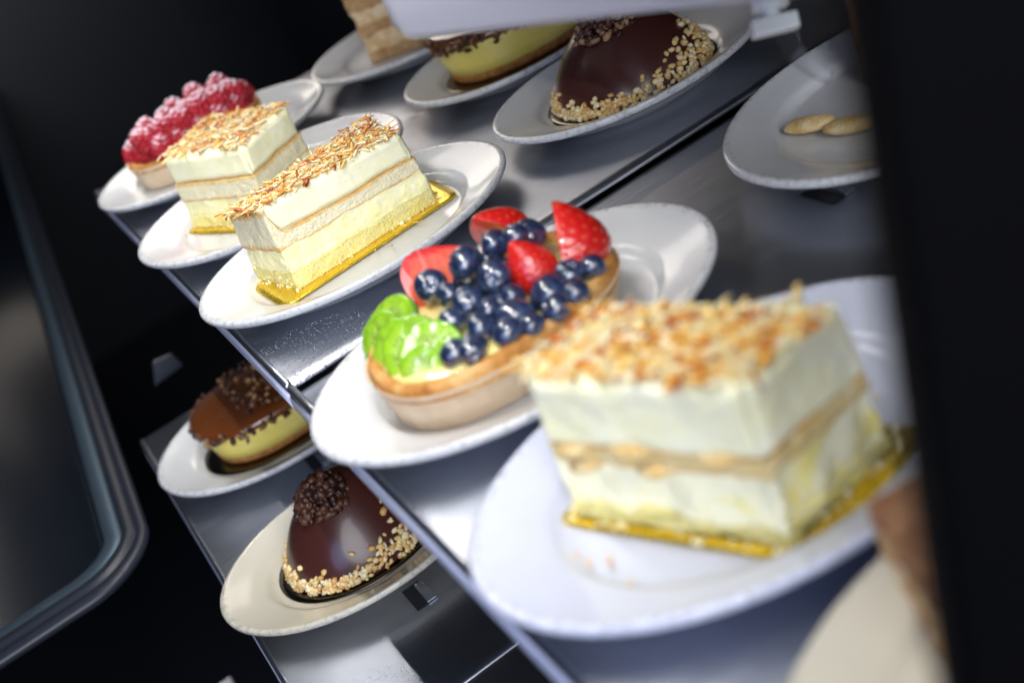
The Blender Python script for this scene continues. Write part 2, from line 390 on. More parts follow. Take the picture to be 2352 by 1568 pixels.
# ------------------------------------------------------------------ layered cake block
def block_layer(name, parent, bot, top, w0, w1, mat_, du=60, dv=30, dw=10, rough=.10, rsc=.9, inset=0., round_=.25, seed=0., wfun=None, sub=.0, wave=.0):
    """one layer of a hexahedral slice. bot/top: four corners (L, N, R, F); w0..w1 the height fraction."""
    def P(u, v, wv):
        def q(c): return (1-v)*((1-u)*c[0]+u*c[1])+v*((1-u)*c[3]+u*c[2])
        return q(bot)*(1-wv)+q(top)*wv
    bot = [Vector(p) for p in bot]; top = [Vector(p) for p in top]
    lu = (bot[1]-bot[0]).length; lv = (bot[3]-bot[0]).length; lw = (top[1]-bot[1]).length*(w1-w0)
    vid = {}; b = MB(); vs = []; fs = []; lev = []
    def vert(i, j, k):
        key = (i, j, k)
        if key in vid: return vid[key]
        u, v, s_ = i/du, j/dv, k/dw
        a0, a1 = (wfun(u, v) if wfun else (w0, w1))
        p = P(u, v, a0+(a1-a0)*s_)
        cen = P(.5, .5, (a0+a1)/2)
        # outward direction: sum of face normals at this vertex
        eu = (bot[1]-bot[0]).normalized(); ev = (bot[3]-bot[0]).normalized()
        d = Vector((0, 0, 0)); cnt = 0
        if i == 0: d -= eu; cnt += 1
        if i == du: d += eu; cnt += 1
        if j == 0: d -= ev; cnt += 1
        if j == dv: d += ev; cnt += 1
        ed = min(u*lu, (1-u)*lu, 9), min(v*lv, (1-v)*lv, 9), min(s_*lw, (1-s_)*lw, 9)
        e = sorted(ed)
        rd = 0
        if e[1] < round_ and (w1 > .99 or e[0] is not ed[2]) and not (w1 < .99 and e[1] == ed[2]): rd = (round_-e[1])**2/round_*.9
        nz = fbm(p+Vector((seed, seed, seed)), rsc, 5)
        nf = fbm(p+Vector((seed+9, 0, seed)), rsc*5, 3)
        amt = rough*nz + rough*.14*nf - inset - rd
        if d.length > 0:
            p = p + d.normalized()*amt
        if k in (0, dw):
            sg = 1 if k == dw else -1
            dd = .0 if (d.length > 0) else 1
            if k == dw and w1 > .99: p = p + Vector((0, 0, rough*.4*nz - rd))
        if wave and d.length > 0: p = p + Vector((0, 0, wave*fbm(p*1.0+Vector((seed, 3, 3)), .5, 3)))
        vid[key] = len(vs); vs.append(p); lev.append(s_); return vid[key]
    for i in range(du):
        for j in range(dv):
            fs.append((vert(i, j, dw), vert(i+1, j, dw), vert(i+1, j+1, dw), vert(i, j+1, dw)))
            fs.append((vert(i, j, 0), vert(i, j+1, 0), vert(i+1, j+1, 0), vert(i+1, j, 0)))
    for k in range(dw):
        for i in range(du):
            fs.append((vert(i, 0, k), vert(i+1, 0, k), vert(i+1, 0, k+1), vert(i, 0, k+1)))
            fs.append((vert(i, dv, k), vert(i, dv, k+1), vert(i+1, dv, k+1), vert(i+1, dv, k)))
        for j in range(dv):
            fs.append((vert(0, j, k), vert(0, j, k+1), vert(0, j+1, k+1), vert(0, j+1, k)))
            fs.append((vert(du, j, k), vert(du, j+1, k), vert(du, j+1, k+1), vert(du, j, k+1)))
    b.add(vs, fs, lev=lev)
    return b.build(name, mat_, parent)
def lerp4(c, u, v): return (1-v)*((1-u)*c[0]+u*c[1])+v*((1-u)*c[3]+u*c[2])
GOLDS = [(.94, .76, .36), (.94, .62, .16), (.92, .47, .07), (.80, .30, .02), (.60, .15, .008), (.34, .06, .005), (.95, .87, .62)]
def flake(mb, p, L, wd, yaw, pitch, curl, c1, c2, twist=0.):
    ns = 5; vs = []; tn = []
    d = Vector((math.cos(yaw), math.sin(yaw), 0)); s_ = Vector((-math.sin(yaw), math.cos(yaw), 0)); up = Vector((0, 0, 1))
    pos = Vector(p); ang = pitch
    for k in range(ns+1):
        f = k/ns; ww = wd*(.62+.38*math.sin(PI*min(max(f, .08), .92)))*.5
        ss = (s_*math.cos(twist*f)+up*math.sin(twist*f))
        nn = d.cross(ss)
        vs += [pos-ss*ww, pos+nn*(.02+ww*.16), pos+ss*ww, pos-nn*.012]
        c = tuple(c1[i]*(1-f)+c2[i]*f for i in range(3)); tn += [c]*4
        dd = d*math.cos(ang)+up*math.sin(ang); pos = pos+dd*(L/ns); ang += curl/ns; yaw += curl*.25/ns*2
        d = Vector((math.cos(yaw), math.sin(yaw), 0)); s_ = Vector((-math.sin(yaw), math.cos(yaw), 0))
    fs = []
    for k in range(ns):
        for i in range(4): fs.append((k*4+i, k*4+(i+1) % 4, k*4+4+(i+1) % 4, k*4+4+i))
    mb.add(vs, fs, tint=tn)
def coconut(parent, top, n, size=1., seed=1, over=.05, region=(.02, .98, .02, .80)):
    rr = random.Random(seed); mb = MB(); top = [Vector(p) for p in top]
    for i in range(n):
        u = rr.uniform(region[0]-over, region[1]+over*.3); v = region[2]+(region[3]-region[2])*rr.random()
        if rr.random() < .13: v = region[3]+rr.random()*.1
        patch = fbm((u*6, v*5, seed), 1.0, 3)
        p = lerp4(top, max(-.015, min(1.015, u)), max(-.02, v))
        h = rr.random()**1.8
        p = p+Vector((0, 0, .02+.15*h*size))
        dark = min(1, max(0, .30*h+.24+patch*1.1+rr.uniform(-.30, .38)))
        k = dark*4.6; a = GOLDS[min(5, int(k))]; b = GOLDS[min(5, int(k)+1)]
        if rr.random() < .32: a = GOLDS[6]; b = GOLDS[0]
        if rr.random() < .42: wd = rr.uniform(.24, .46)
        else: wd = rr.uniform(.10, .20)
        flake(mb, p, rr.uniform(.30, .95)*size*(1 if rr.random() < .9 else 1.4), wd*size, rr.uniform(0, 2*PI), rr.uniform(-.07, .10)*(1 if rr.random() < .96 else 3.5), rr.uniform(-.7, .4), a, b, rr.uniform(-.5, .5))
    org = parent.location/S
    for i in range(14):
        t_ = rr.uniform(0, 2*PI); flake(mb, (org.x+math.cos(t_)*rr.uniform(6.0, 7.4), org.y+math.sin(t_)*rr.uniform(4.0, 5.6), org.z+.12), rr.uniform(.2, .6), .16, rr.uniform(0, 6), 0, .3, GOLDS[rr.randrange(5)], GOLDS[1])
    o = mb.build('toasted_coconut', M['flake'], parent); o['kind'] = 'stuff'; return o
def crumbs(parent, name, pts, r0, r1, cols, mat_, seed=3, stuff=True, flat=1.):
    rr = random.Random(seed); mb = MB()
    for p in pts:
        r = rr.uniform(r0, r1); q = Vector((rr.gauss(0, 1), rr.gauss(0, 1), rr.gauss(0, 1))).normalized()
        rot = Matrix.Rotation(rr.uniform(0, PI), 3, q); sx, sy, sz = rr.uniform(.7, 1.5), rr.uniform(.6, 1.1), rr.uniform(.5, .9)*flat
        bm = bmesh.new(); bmesh.ops.create_icosphere(bm, subdivisions=1, radius=1)
        vs = []
        for v in bm.verts:
            j = 1+rr.uniform(-.22, .22); vs.append(Vector(p)+rot @ Vector((v.co.x*sx, v.co.y*sy, v.co.z*sz))*r*j)
        c = cols[rr.randrange(len(cols))]; k = rr.uniform(.85, 1.12); c = tuple(min(1, x*k) for x in c)
        mb.add(vs, [tuple(v.index for v in f.verts) for f in bm.faces], tint=c); bm.free()
    o = mb.build(name, mat_, parent)
    if stuff: o['kind'] = 'stuff'
    return o

def coconut_cake(label, bot, top, seed, nfl, splits, size=1., end_wrap=False, gold=False, region=(.02, .98, .02, .80), rough=.12, q=1., recess=0.):
    o = thing('coconut_cake', label, 'cake', (sum(p[0] for p in bot)/4, sum(p[1] for p in bot)/4, bot[0][2]), 'slices of coconut layer cake')
    bot = [Vector(p) for p in bot]; top = [Vector(p) for p in top]
    a, b, c, d = splits     # bottom sponge top, lower cream top, sponge top, cream top (=1)
    def jig(w_, sd):        # layer borders wander together, so that neighbours stay in touch
        return lambda u, v: w_+.022*fbm((u*3+sd, v*3, seed), 1., 3)
    fa, fb, fc = jig(a, 1), jig(b, 2), jig(c, 3)
    if end_wrap:
        fc0 = fc
        def fc(u, v):
            k = max(0, 1-u/.085) if v < .98 else 0
            return fc0(u, v)+(.97-c-.02)*min(1, k*1.5)*(1 if u < .02 else k)
    du, dv = int(80*q), int(40*q)
    block_layer('bottom_sponge', o, bot, top, 0, a, M['sponge_low'], du, dv, max(4, int(10*q)), rough*1.0, .9, -.04+recess, .12, seed, lambda u, v: (0, fa(u, v)-.002))
    block_layer('lower_cream', o, bot, top, a, b, M['cream_marbled'] if gold else M['cream_low'], du, dv, max(5, int(16*q)), rough*1.9, .42, .04+recess, .10, seed+5, lambda u, v: (fa(u, v)-.004, fb(u, v)))
    block_layer('middle_sponge', o, bot, top, b, c, M['sponge_gold'] if gold else M['sponge'], du, dv, max(5, int(12*q)), rough*.7, 1.3, -.02+recess*.5, .08, seed+11, lambda u, v: (fb(u, v)-.003, fc(u, v)))
    block_layer('top_cream', o, bot, top, c, 1., M['cream'], du, dv, max(6, int(22*q)), rough*.7, .4, -.03-recess*.5, .55, seed+17, lambda u, v: (fc(u, v)-.004, 1.))
    q_ = random.Random(seed); pts = []
    for _ in range(150):      # crumbs broken off the sponge, lying round the foot of the slice and caught on its sides
        k_ = q_.randrange(4); p_ = bot[k_].lerp(bot[(k_+1) % 4], q_.random()); ce = sum(bot, Vector())/4
        out = (p_-ce).normalized()
        if q_.random() < .55: pts.append(p_+out*q_.uniform(.0, .35)+Vector((0, 0, .04)))
        else:
            h_ = q_.random()**1.6*a*1.6; t_ = top[k_]-bot[k_]; pts.append(p_+t_*h_+out*q_.uniform(-.02, .05))
    crumbs(o, 'sponge_crumbs', pts, .05, .17, [(.90, .82, .45), (.92, .88, .62), (.90, .76, .34)], M['nut'], seed)
    coconut(o, [p+Vector((0, 0, .0)) for p in top], nfl, size, seed, region=region)
    return o
bz = -1.35
cb = bz+.14
# the sharp slice in the middle
bot = [(-5.6, 22.4, cb), (6.3, 23.2, cb), (6.9, 29.2, cb), (-6.9, 28.4, cb)]
top = [(-5.35, 22.5, 5.1), (5.65, 22.4, 4.75), (6.2, 28.9, 4.7), (-6.7, 26.9, 4.45)]
coconut_cake('sharp coconut layer cake slice left of the fruit tart, its long side facing the camera', bot, top, 3, 1350, (.20, .47, .63, 1), end_wrap=True, region=(.0, .97, .05, 1.0), q=1.5)
board([(-7.3, 21.0), (7.6, 22.3), (7.9, 29.6), (-7.9, 28.9)], bz, M['gold'], 'gold foil board under the sharp coconut cake', curl=.12)
# the slice behind it
bot = [(-7.0, 46.4, cb), (-2.5, 37.0, cb), (3.6, 41.2, cb), (-1.4, 50.6, cb)]
top = [(-6.6, 46.2, 5.2), (-1.9, 37.2, 5.2), (3.9, 41.6, 5.2), (-1.0, 50.6, 5.2)]
coconut_cake('coconut layer cake slice between the raspberry tart and the sharp slice', bot, top, 8, 1150, (.17, .38, .62, 1), region=(.0, .95, .03, .97))
board([(-8.0, 46.6), (-3.0, 35.9), (4.8, 41.0), (-.8, 51.8)], bz, M['gold'], 'gold foil board under the coconut cake nearest the raspberry tart')
# the big blurred slice in front
bot = [(-6.2, -15.2, cb), (-1.8, -24.4, cb), (4.7, -23.4, cb), (.3, -14.0, cb)]
top = [(-5.7, -15.7, 6.25), (-1.4, -24.2, 6.25), (3.9, -23.5, 6.2), (-.6, -14.3, 6.2)]
coconut_cake('large blurred coconut layer cake slice in the foreground with golden sponge', bot, top, 14, 1000, (.08, .43, .545, 1), gold=True, region=(.0, .98, .02, .80), rough=.20, recess=.28)
fgc = [o_ for o_ in bpy.data.objects if o_.get('label', '').startswith('large blurred')][0]
Lc, Nc = Vector((-5.95, -15.45, 0)), Vector((-1.58, -24.32, 0)); fd = (Nc-Lc).normalized(); fn = Vector((fd.y, -fd.x, 0))
fn = fn if fn.x < 0 else -fn
for (uu, zz, rx, rz) in ((.14, 2.75, 1.0, .52), (.42, 2.95, 1.35, .55), (.80, 2.9, 1.25, .50), (.15, 1.85, .95, .42), (.50, 2.0, 1.2, .40)):
    c_ = Lc+(Nc-Lc)*uu; mb = MB(); rg = []
    for q_ in range(9):
        f_ = q_/8; k_ = math.cos(f_*PI/2)**.45 if f_ < 1 else .04; dp = -1.0+1.5*f_
        rg.append([c_+fn*dp+fd*(rx*k_*math.cos(t_*2*PI/28))+Vector((0, 0, zz+rz*k_*math.sin(t_*2*PI/28)+.05*fbm((t_, f_*3, uu), .7))) for t_ in range(28)])
    mb.rings(rg); mb.build('ladyfinger', M['ladyfinger'], fgc)
board([(-6.8, -14.7), (-1.9, -25.3), (6.4, -24.5), (.9, -13.0)], bz, M['gold'], 'gold foil board under the blurred coconut cake in front')

# ------------------------------------------------------------------ oval cups (paper cases)
def oval(cx, cy, a, b, n, z, N=96, yaw=0, wob=0., ph=0):
    out = []
    for i in range(N):
        t = 2*PI*i/N; x, y = sell(t, n); k = 1+wob*math.sin(t*24+ph)+wob*.6*math.sin(t*7+ph*2)
        x *= a*k; y *= b*k; out.append((cx+x*math.cos(yaw)-y*math.sin(yaw), cy+x*math.sin(yaw)+y*math.cos(yaw), z))
    return out
def tart_shell(o, c0, c1, a0, b0, a1, b1, z0, z1, n=2.35, rise=0.):
    def lift(ring): return [(x, y, z+rise*max(.15, min(1, .30+(x+7.5)/7))) for x, y, z in ring]
    b = MB(); rr = []
    for s_ in (0, .02, .1, .5, .86, .93, 1.):
        cx, cy = c0[0]+(c1[0]-c0[0])*s_, c0[1]+(c1[1]-c0[1])*s_
        bul = .0 if s_ < .9 else .10
        rr.append(oval(cx, cy, a0+(a1-a0)*s_+bul, b0+(b1-b0)*s_+bul, n, z0+(z1-z0)*s_, 192, wob=.0025 if s_ < .9 else .001))
    for dz, ins in ((.06, .02), (.03, -.06), (-.25, -.14)):
        rr.append(oval(c1[0], c1[1], a1+.10+ins, b1+.10+ins, n, z1+dz, 192, wob=.001))
    b.rings(rr, close_top=False); b.build('paper_case', M['paper'], o)
    k = MB(); rr = []
    for ins, z in ((.08, -.5), (.10, .02), (.16, .18), (.28, .28), (.46, .30), (.66, .22), (.80, .08), (.90, -.04), (1.1, -.1)):
        rg = oval(c1[0], c1[1], a1-ins, b1-ins, n, z1+z, 160, wob=.003, ph=2); rr.append(rg if z < -.3 and ins < .2 else lift(rg))
    k.rings(rr, close_bottom=False, close_top=False); k.build('crust', M['crust'], o)
    c = MB(); rr = []
    for f, z in ((1, -.06), (.97, .02), (.9, .08), (.6, .2), (.2, .25)):
        rr.append([(x, y, lift([(x, y, z1)])[0][2]+z+.06*fbm((x, y, 0), .8)) for x, y, _ in oval(c1[0], c1[1], (a1-.85)*f, (b1-.85)*f, n, 0, 96)])
    c.rings(rr, close_bottom=False); c.build('custard', M['custard'], o)

# ---- fruit tart
tart = thing('fruit_tart', 'oval fruit tart with kiwi, blueberries and strawberries in a paper case', 'tart', (-1.1, -.6, bz))
tart_shell(tart, (-1.1, -.1), (-1.1, -.85), 6.75, 4.8, 7.15, 5.5, bz, 1.5, rise=.36)
def blueberry(p, r, parent, rr):
    # near-round berry whose crown is a ring of small pointed sepals round a dimple
    d = Vector((rr.gauss(-.25, .7), rr.gauss(-.55, .7), rr.gauss(.3, .6))).normalized(); rot = d.to_track_quat('Z', 'Y').to_matrix()
    rings = []; n = 40
    for k in range(1, 26):
        th = PI*k/26; ring = []
        for i in range(n):
            ph = 2*PI*i/n; rad = r*(1+.02*math.sin(3*ph+th)+.015*fbm((ph, th, r*9), 1)); z = math.cos(th); q = math.sin(th)
            if th < .52:
                star = .5+.5*math.cos(5*ph)
                s_ = 1-th/.52
                dep = .22*s_**.7; up = .13*math.exp(-((th-.36)/.085)**2)*(.35+.65*star)
                z = z-dep+up; q *= 1+.12*up
            z *= .9
            ring.append(Vector(p)+rot @ (Vector((q*math.cos(ph), q*math.sin(ph), z))*rad))
        rings.append(ring)
    mb = MB(); mb.rings(list(reversed(rings))); return mb.build('blueberry', M['blueberry'], parent, p)
rr = random.Random(5)
for (x, y, z, r) in [(-2.44, 2.69, 3.0, .80), (-.77, .82, 3.9, .77), (-.56, -2.2, 3.8, .73), (1.06, .44, 4.1, .72), (1.89, -.55, 4.3, .71), (-2.33, .75, 2.9, .66), (-2.2, -1.58, 3.1, .74),
                     (-1.8, -3.07, 2.9, .58), (-.55, -3.5, 3.0, .62), (-1.07, -3.93, 2.1, .86), (.98, -3.98, 2.25, .83), (2.6, -3.5, 2.3, .77), (-3.31, -1.1, 2.4, .70), (-2.65, -3.2, 2.35, .68),
                     (-3.5, -3.5, 1.85, .64), (-4.45, -3.1, 1.85, .66), (.2, -1.2, 3.2, .75), (-.6, 1.9, 2.5, .75), (.9, 1.9, 2.9, .75), (-1.6, -.4, 2.4, .75), (-1.0, -2.4, 2.2, .7), (2.6, .8, 3.2, .72), (.6, .2, 2.6, .8), (2.2, -1.2, 2.6, .75), (4.2, -2.6, 2.2, .7), (3.2, 1.0, 3.3, .75), (2.9, -.2, 3.6, .7), (-2.0, -4.7, 2.1, .68), (1.9, -5.0, 2.0, .62), (.6, -5.2, 2.0, .66), (-.9, -5.2, 1.95, .62), (3.7, -3.9, 2.1, .62), (-3.9, -4.2, 2.0, .6)]:
    if z < 2.45: z += .3; y -= .5; x -= .12
    blueberry((x, y, z), r*rr.uniform(1.05, 1.24), tart, rr)
RED = (.58, .010, .010); FLESH = (.70, .022, .014); PALE = (.80, .17, .09); SEED = (.70, .20, .06)
def strawberry(p, L, Rd, axis, cutn, parent, half=True, seed=0):
    """axis: direction to the tip, cutn: outward normal of the cut face"""
    ax = Vector(axis).normalized(); cn = Vector(cutn); cn = (cn-ax*cn.dot(ax)).normalized(); sd = ax.cross(cn)
    p = Vector(p); vs = []; tn = []; fs = []; n = 72; m_ = 46
    rot_c = 0
    for k in range(m_+1):
        f = k/m_; s_ = f*L-L*.42
        rad = Rd*(math.sin(PI*min(1, (f**.72)))**.72 if 0 < f < 1 else 0.001)*(1.08-.2*f)
        for i in range(n):
            ph = 2*PI*i/n; a, b = math.cos(ph)*rad, math.sin(ph)*rad
            # seeds: staggered rows of tiny dimples
            row = f*11; colr = (ph/(2*PI))*13+(.5 if int(row) % 2 else 0)
            dx, dy = (row % 1)-.5, (colr % 1)-.5; dd = math.hypot(dx*1.0, dy*1.1)
            dim = math.exp(-(dd/.11)**2)
            c = tuple(RED[j]*(1-min(1, dim*1.4))+SEED[j]*min(1, dim*1.4) for j in range(3)) if dd < .15 else RED
            if f < .12: c = tuple(RED[j]*(f/.12)+PALE[j]*(1-f/.12)*.8 for j in range(3))
            rad2 = 1-.05*math.exp(-(dd/.26)**2)*(1 if 0.05 < f < .95 else 0)+.03*fbm((f*3, ph, seed), 1)
            a *= rad2; b *= rad2
            if half and b > 0:
                edge = math.hypot(a, 0)/max(rad, .01); b = .0+.02
                e = abs(a)/max(Rd*.9, .01); e = max(e, abs(f-.5)*1.9)
                c = RED if abs(a) > rad*.9 else tuple(FLESH[j]*min(1, e*1.3)+PALE[j]*max(0, 1-e*1.3) for j in range(3))
            vs.append(p+ax*s_+sd*a+cn*b); tn.append(c)
    for k in range(m_):
        for i in range(n):
            q, w_ = k*n+i, k*n+(i+1) % n; fs.append((q, w_, w_+n, q+n))
    mb = MB(); mb.add(vs, fs, tint=tn); return mb.build('strawberry', M['strawberry'], parent, p)
# each strawberry is a halved fruit; redo the flat face with an even grid so that its colour is smooth
def half_berry(p, L, Rd, axis, cutn, parent, seed=0):
    o = strawberry(p, L, Rd, axis, cutn, parent, True, seed)
    ax = Vector(axis).normalized(); cn = Vector(cutn); cn = (cn-ax*cn.dot(ax)).normalized(); sd = ax.cross(cn); p = Vector(p)
    mb = MB(); N = 40; K = 20; vs = []; tn = []
    for k in range(N+1):
        f = k/N; s_ = f*L-L*.42; rad = Rd*(math.sin(PI*min(1, (f**.72)))**.72 if 0 < f < 1 else .001)*(1.08-.2*f)*.985
        for i in range(K+1):
            a = -1+2*i/K; e = max(abs(a), 0)**1.6; e = max(e, max(0, (abs(f-.45)-.15)*2.2)); e = min(1, e+.15*fbm((a*3, f*4, seed), 1))
            c = tuple(PALE[j]*(1-e)+FLESH[j]*e for j in range(3)) if e < .7 else tuple(FLESH[j]*(1-(e-.7)/.3)+RED[j]*((e-.7)/.3) for j in range(3))
            vs.append(p+ax*s_+sd*(a*rad)+cn*(.05+.04*(1-a*a))); tn.append(tuple(max(0, x) for x in c))
    fs = [(k*(K+1)+i, k*(K+1)+i+1, (k+1)*(K+1)+i+1, (k+1)*(K+1)+i) for k in range(N) for i in range(K)]
    mb.add(vs, fs, tint=tn); f_ = mb.build('cut_face', M['strawberry'], o, p)
    f_.location = (0, 0, 0)
    return o
half_berry((-1.5, 3.9, 2.2), 4.6, 2.4, (.95, .1, .22), (-.35, -1, .45), tart, 1)
half_berry((2.4, 3.2, 3.0), 3.9, 1.85, (-.45, -.15, .85), (-1, -.5, -.1), tart, 2)
strawberry((1.4, -2.4, 3.15), 3.4, 1.3, (-.25, .1, 1), (0, 1, 0), tart, False, 3)
half_berry((3.8, -2.0, 3.0), 4.3, 2.25, (.10, .05, 1), (-1, .75, .1), tart, 4)
def kiwi(c, r, nrm, th, parent, seed=0, rot=0, half=False):
    nn = Vector(nrm).normalized(); a = nn.cross(Vector((0, 0, 1))).normalized(); b = nn.cross(a); c = Vector(c)
    a, b = a*math.cos(rot)+b*math.sin(rot), -a*math.sin(rot)+b*math.cos(rot)
    rings = []; tn = []; N = 96
    G1 = (.42, .64, .04); G2 = (.24, .50, .015); G0 = (.66, .75, .30); SK = (.14, .30, .02)
    prof = [(.02, -.5), (.5, -.5), (.97, -.5), (1., -.4), (1.01, 0), (1., .38), (.97, .46), (.93, .5), (.85, .5), (.75, .5), (.66, .5), (.58, .5), (.5, .5), (.42, .5), (.34, .5), (.26, .5), (.16, .5), (.05, .5)]
    for k, (q, h) in enumerate(prof):
        ring = []
        for i in range(N):
            t = 2*PI*i/N; spoke = .5+.5*math.cos(t*26+.5*math.sin(t*3))
            rad = r*q*(1+.03*math.sin(2*t+seed)+.02*fbm((math.cos(t)*2, math.sin(t)*2, seed), 1)); x, y = rad*math.cos(t), rad*math.sin(t)
            if half and y < 0: y *= .12
            hh = h*th + (.02*(spoke-.5)*math.sin(PI*min(1, q)) if h == .5 else 0)+(.19*fbm((x*.7, y*.7, seed), 1.) if h > 0 else 0)
            if h <= .45: col_ = SK if abs(h) < .45 else G2
            elif q > .9: col_ = G2
            else:
                s_ = max(0, min(1, (q-.28)/.5)); k1 = tuple(G0[j]*(1-s_)+G1[j]*s_ for j in range(3)); f = (.18*spoke+.75*s_)*.6
                col_ = tuple(k1[j]*(1-f)+G2[j]*f for j in range(3))
                if .3 < q < .62 and spoke < .30 and (i*7+k*3) % 5 < 3: col_ = (.012, .010, .006)
            tn.append(col_); ring.append(c+a*x+b*y+nn*hh)
        rings.append(ring)
    mb = MB(); mb.rings(rings, tint=tn); return mb.build('kiwi_slice', M['kiwi'], parent, c)
kiwi((-6.3, 1.5, 1.9), 1.9, (-.80, -.20, .6), .6, tart, 1, .3)
kiwi((-5.6, 2.2, 2.35), 1.95, (-.55, -.10, .85), .6, tart, 3, 1.5)
kiwi((-6.2, -.2, 2.0), 1.85, (-.75, -.40, .6), .6, tart, 2, .9)
kiwi((-5.7, -1.0, 2.2), 1.75, (-.60, -.60, .75), .6, tart, 6, 2.9)
kiwi((-5.2, -2.1, 1.95), 1.75, (-.35, -.80, .65), .65, tart, 4, 2.2)
kiwi((-6.0, -2.5, 1.55), 1.35, (-.65, -.7, .6), .5, tart, 5, .2)
kiwi((-4.6, -3.3, 1.55), 1.3, (-.2, -.8, .6), .5, tart, 7, 1.2)

# ---- raspberry tart
rt = thing('raspberry_tart', 'raspberry tart dusted with icing sugar at the far left', 'tart', (0, 65.6, bz))
tart_shell(rt, (-.3, 66), (-.3, 65.6), 6.7, 4.6, 7.15, 5.3, bz, 1.15)
def raspberry(p, r, parent, rr):
    d = Vector((rr.gauss(0, .45), rr.gauss(-.1, .45), 1)).normalized(); rot = d.to_track_quat('Z', 'Y').to_matrix()
    mb = MB(); cells = []
    for row, (zf, rf, cnt) in enumerate([(-.55, .78, 11), (-.2, .92, 12), (.18, .88, 12), (.52, .70, 10), (.80, .42, 6), (.95, .08, 1)]):
        for i in range(cnt):
            t = 2*PI*(i+.5*(row % 2))/cnt; cells.append(Vector((rf*math.cos(t)*.85, rf*math.sin(t)*.85, zf*1.05)))
    bm = bmesh.new(); bmesh.ops.create_icosphere(bm, subdivisions=2, radius=1); bv = [v.co.copy() for v in bm.verts]; bf = [tuple(v.index for v in f.verts) for f in bm.faces]; bm.free()
    for c in cells:
        c = c+Vector((rr.uniform(-.04, .04), rr.uniform(-.04, .04), rr.uniform(-.04, .04))); k = .27*rr.uniform(.9, 1.12); vs = []; du_ = []
        for q in bv:
            l = c+q*k; wv = rot @ l; vs.append(Vector(p)+wv*r); qn = rot @ q
            du_.append(max(0, .25+.75*qn.z)*max(0, min(1, .35+.8*wv.z)))
        mb.add(vs, bf, dust=du_)
    vs = [Vector(p)+rot @ Vector((q.x*.68, q.y*.68, q.z*.85))*r for q in bv]; mb.add(vs, bf, dust=0.)
    return mb.build('raspberry', M['raspberry'], parent, p)
rr = random.Random(11)
lay = []
for iy in range(4):
    for ix in range(7):
        x = -6.0+ix*2.0+(.9 if iy % 2 else 0); y = 61.8+iy*2.35
        if ((x+.3)/6.4)**2+((y-65.6)/4.7)**2 < 1.12 and ix < 7: lay.append((x+rr.uniform(-.2, .2), y+rr.uniform(-.2, .2), 2.0+rr.uniform(-.1, .2)))
for (x, y) in [(-5.1, 62.8), (-3.2, 62.4), (-1.3, 61.9), (-4.2, 65.4), (-2.1, 65.0), (.0, 64.4), (.9, 62.3), (2.2, 64.8), (2.8, 62.2), (4.4, 62.8), (-.6, 67.0), (1.8, 67.2), (4.0, 65.6)]:
    lay.append((x, y, 3.5+rr.uniform(-.15, .25)))
for p in lay: raspberry(p, 1.22*rr.uniform(.92, 1.08), rt, rr)

# ------------------------------------------------------------------ chocolate domes
NUTS = [(.82, .62, .30), (.86, .70, .40), (.74, .50, .20), (.80, .56, .22), (.88, .76, .50), (.62, .36, .12)]
DARKC = [(.045, .014, .008), (.075, .024, .012), (.10, .035, .018), (.03, .01, .006)]
def dome(cx, cy, z, a, b, h, label, seed):
    o = thing('chocolate_dome', label, 'cake', (cx, cy, z), 'glazed chocolate domes')
    mb = MB(); rr_ = []
    def rad(f): return (1-f**1.45)**.66
    zs = [0, .03, .08, .2, .32, .44, .55, .65, .73, .8, .86, .91, .95, .98, .995]
    for f in zs: rr_.append(oval(cx, cy, max(.05, a*rad(f)), max(.05, b*rad(f)), 2.15, z+h*f, 96))
    mb.rings(rr_); mb.build('glazed_body', M['glaze'], o)
    q = random.Random(seed); pts = []
    for i in range(760):
        t = q.uniform(0, 2*PI); f = abs(q.gauss(0, .13)); side = .5+.5*math.cos(t+.35)
        f *= .62+1.15*side**2
        if f > .72: continue
        x, y = sell(t, 2.15); pts.append((cx+x*a*rad(f)*1.005, cy+y*b*rad(f)*1.005, z+h*f+.1))
    crumbs(o, 'chopped_nuts', pts, .19, .31, NUTS, M['nut'], seed)
    pts = []
    for i in range(330):
        t = q.uniform(0, 2*PI); s_ = q.random()**.5; zz = math.sqrt(1-s_*s_)*1.5
        pts.append((cx-1.1+math.cos(t)*s_*2.3, cy-.8+math.sin(t)*s_*1.9, z+h*(.72+.16*(1-s_*s_))+zz*q.uniform(.3, 1)))
    crumbs(o, 'crumb_topping', pts, .20, .46, DARKC if z < -10 else DARKC+[(.30, .17, .09), (.40, .24, .12)], M['crumb'], seed+1)
    return o
dome(-10.2, 24.0, -21.55, 6.2, 5.3, 6.4, 'chocolate dome with chopped nuts on the lower shelf', 21)
board([(-10.3+7.1*math.cos(i*PI/24), 24.0+5.9*math.sin(i*PI/24)) for i in range(48)], -21.72, M['choc_board'], 'dark oval foil board under the lower chocolate dome', .1)
dome(24.3, 23.6, bz+.1, 6.2, 5.7, 6.3, 'chocolate dome with chopped nuts on the upper shelf below the white housing', 33)
board([(24.2+7.0*math.cos(i*PI/24), 23.6+6.0*math.sin(i*PI/24)) for i in range(48)], bz-.03, M['choc_board'], 'dark oval foil board under the upper chocolate dome', .1)

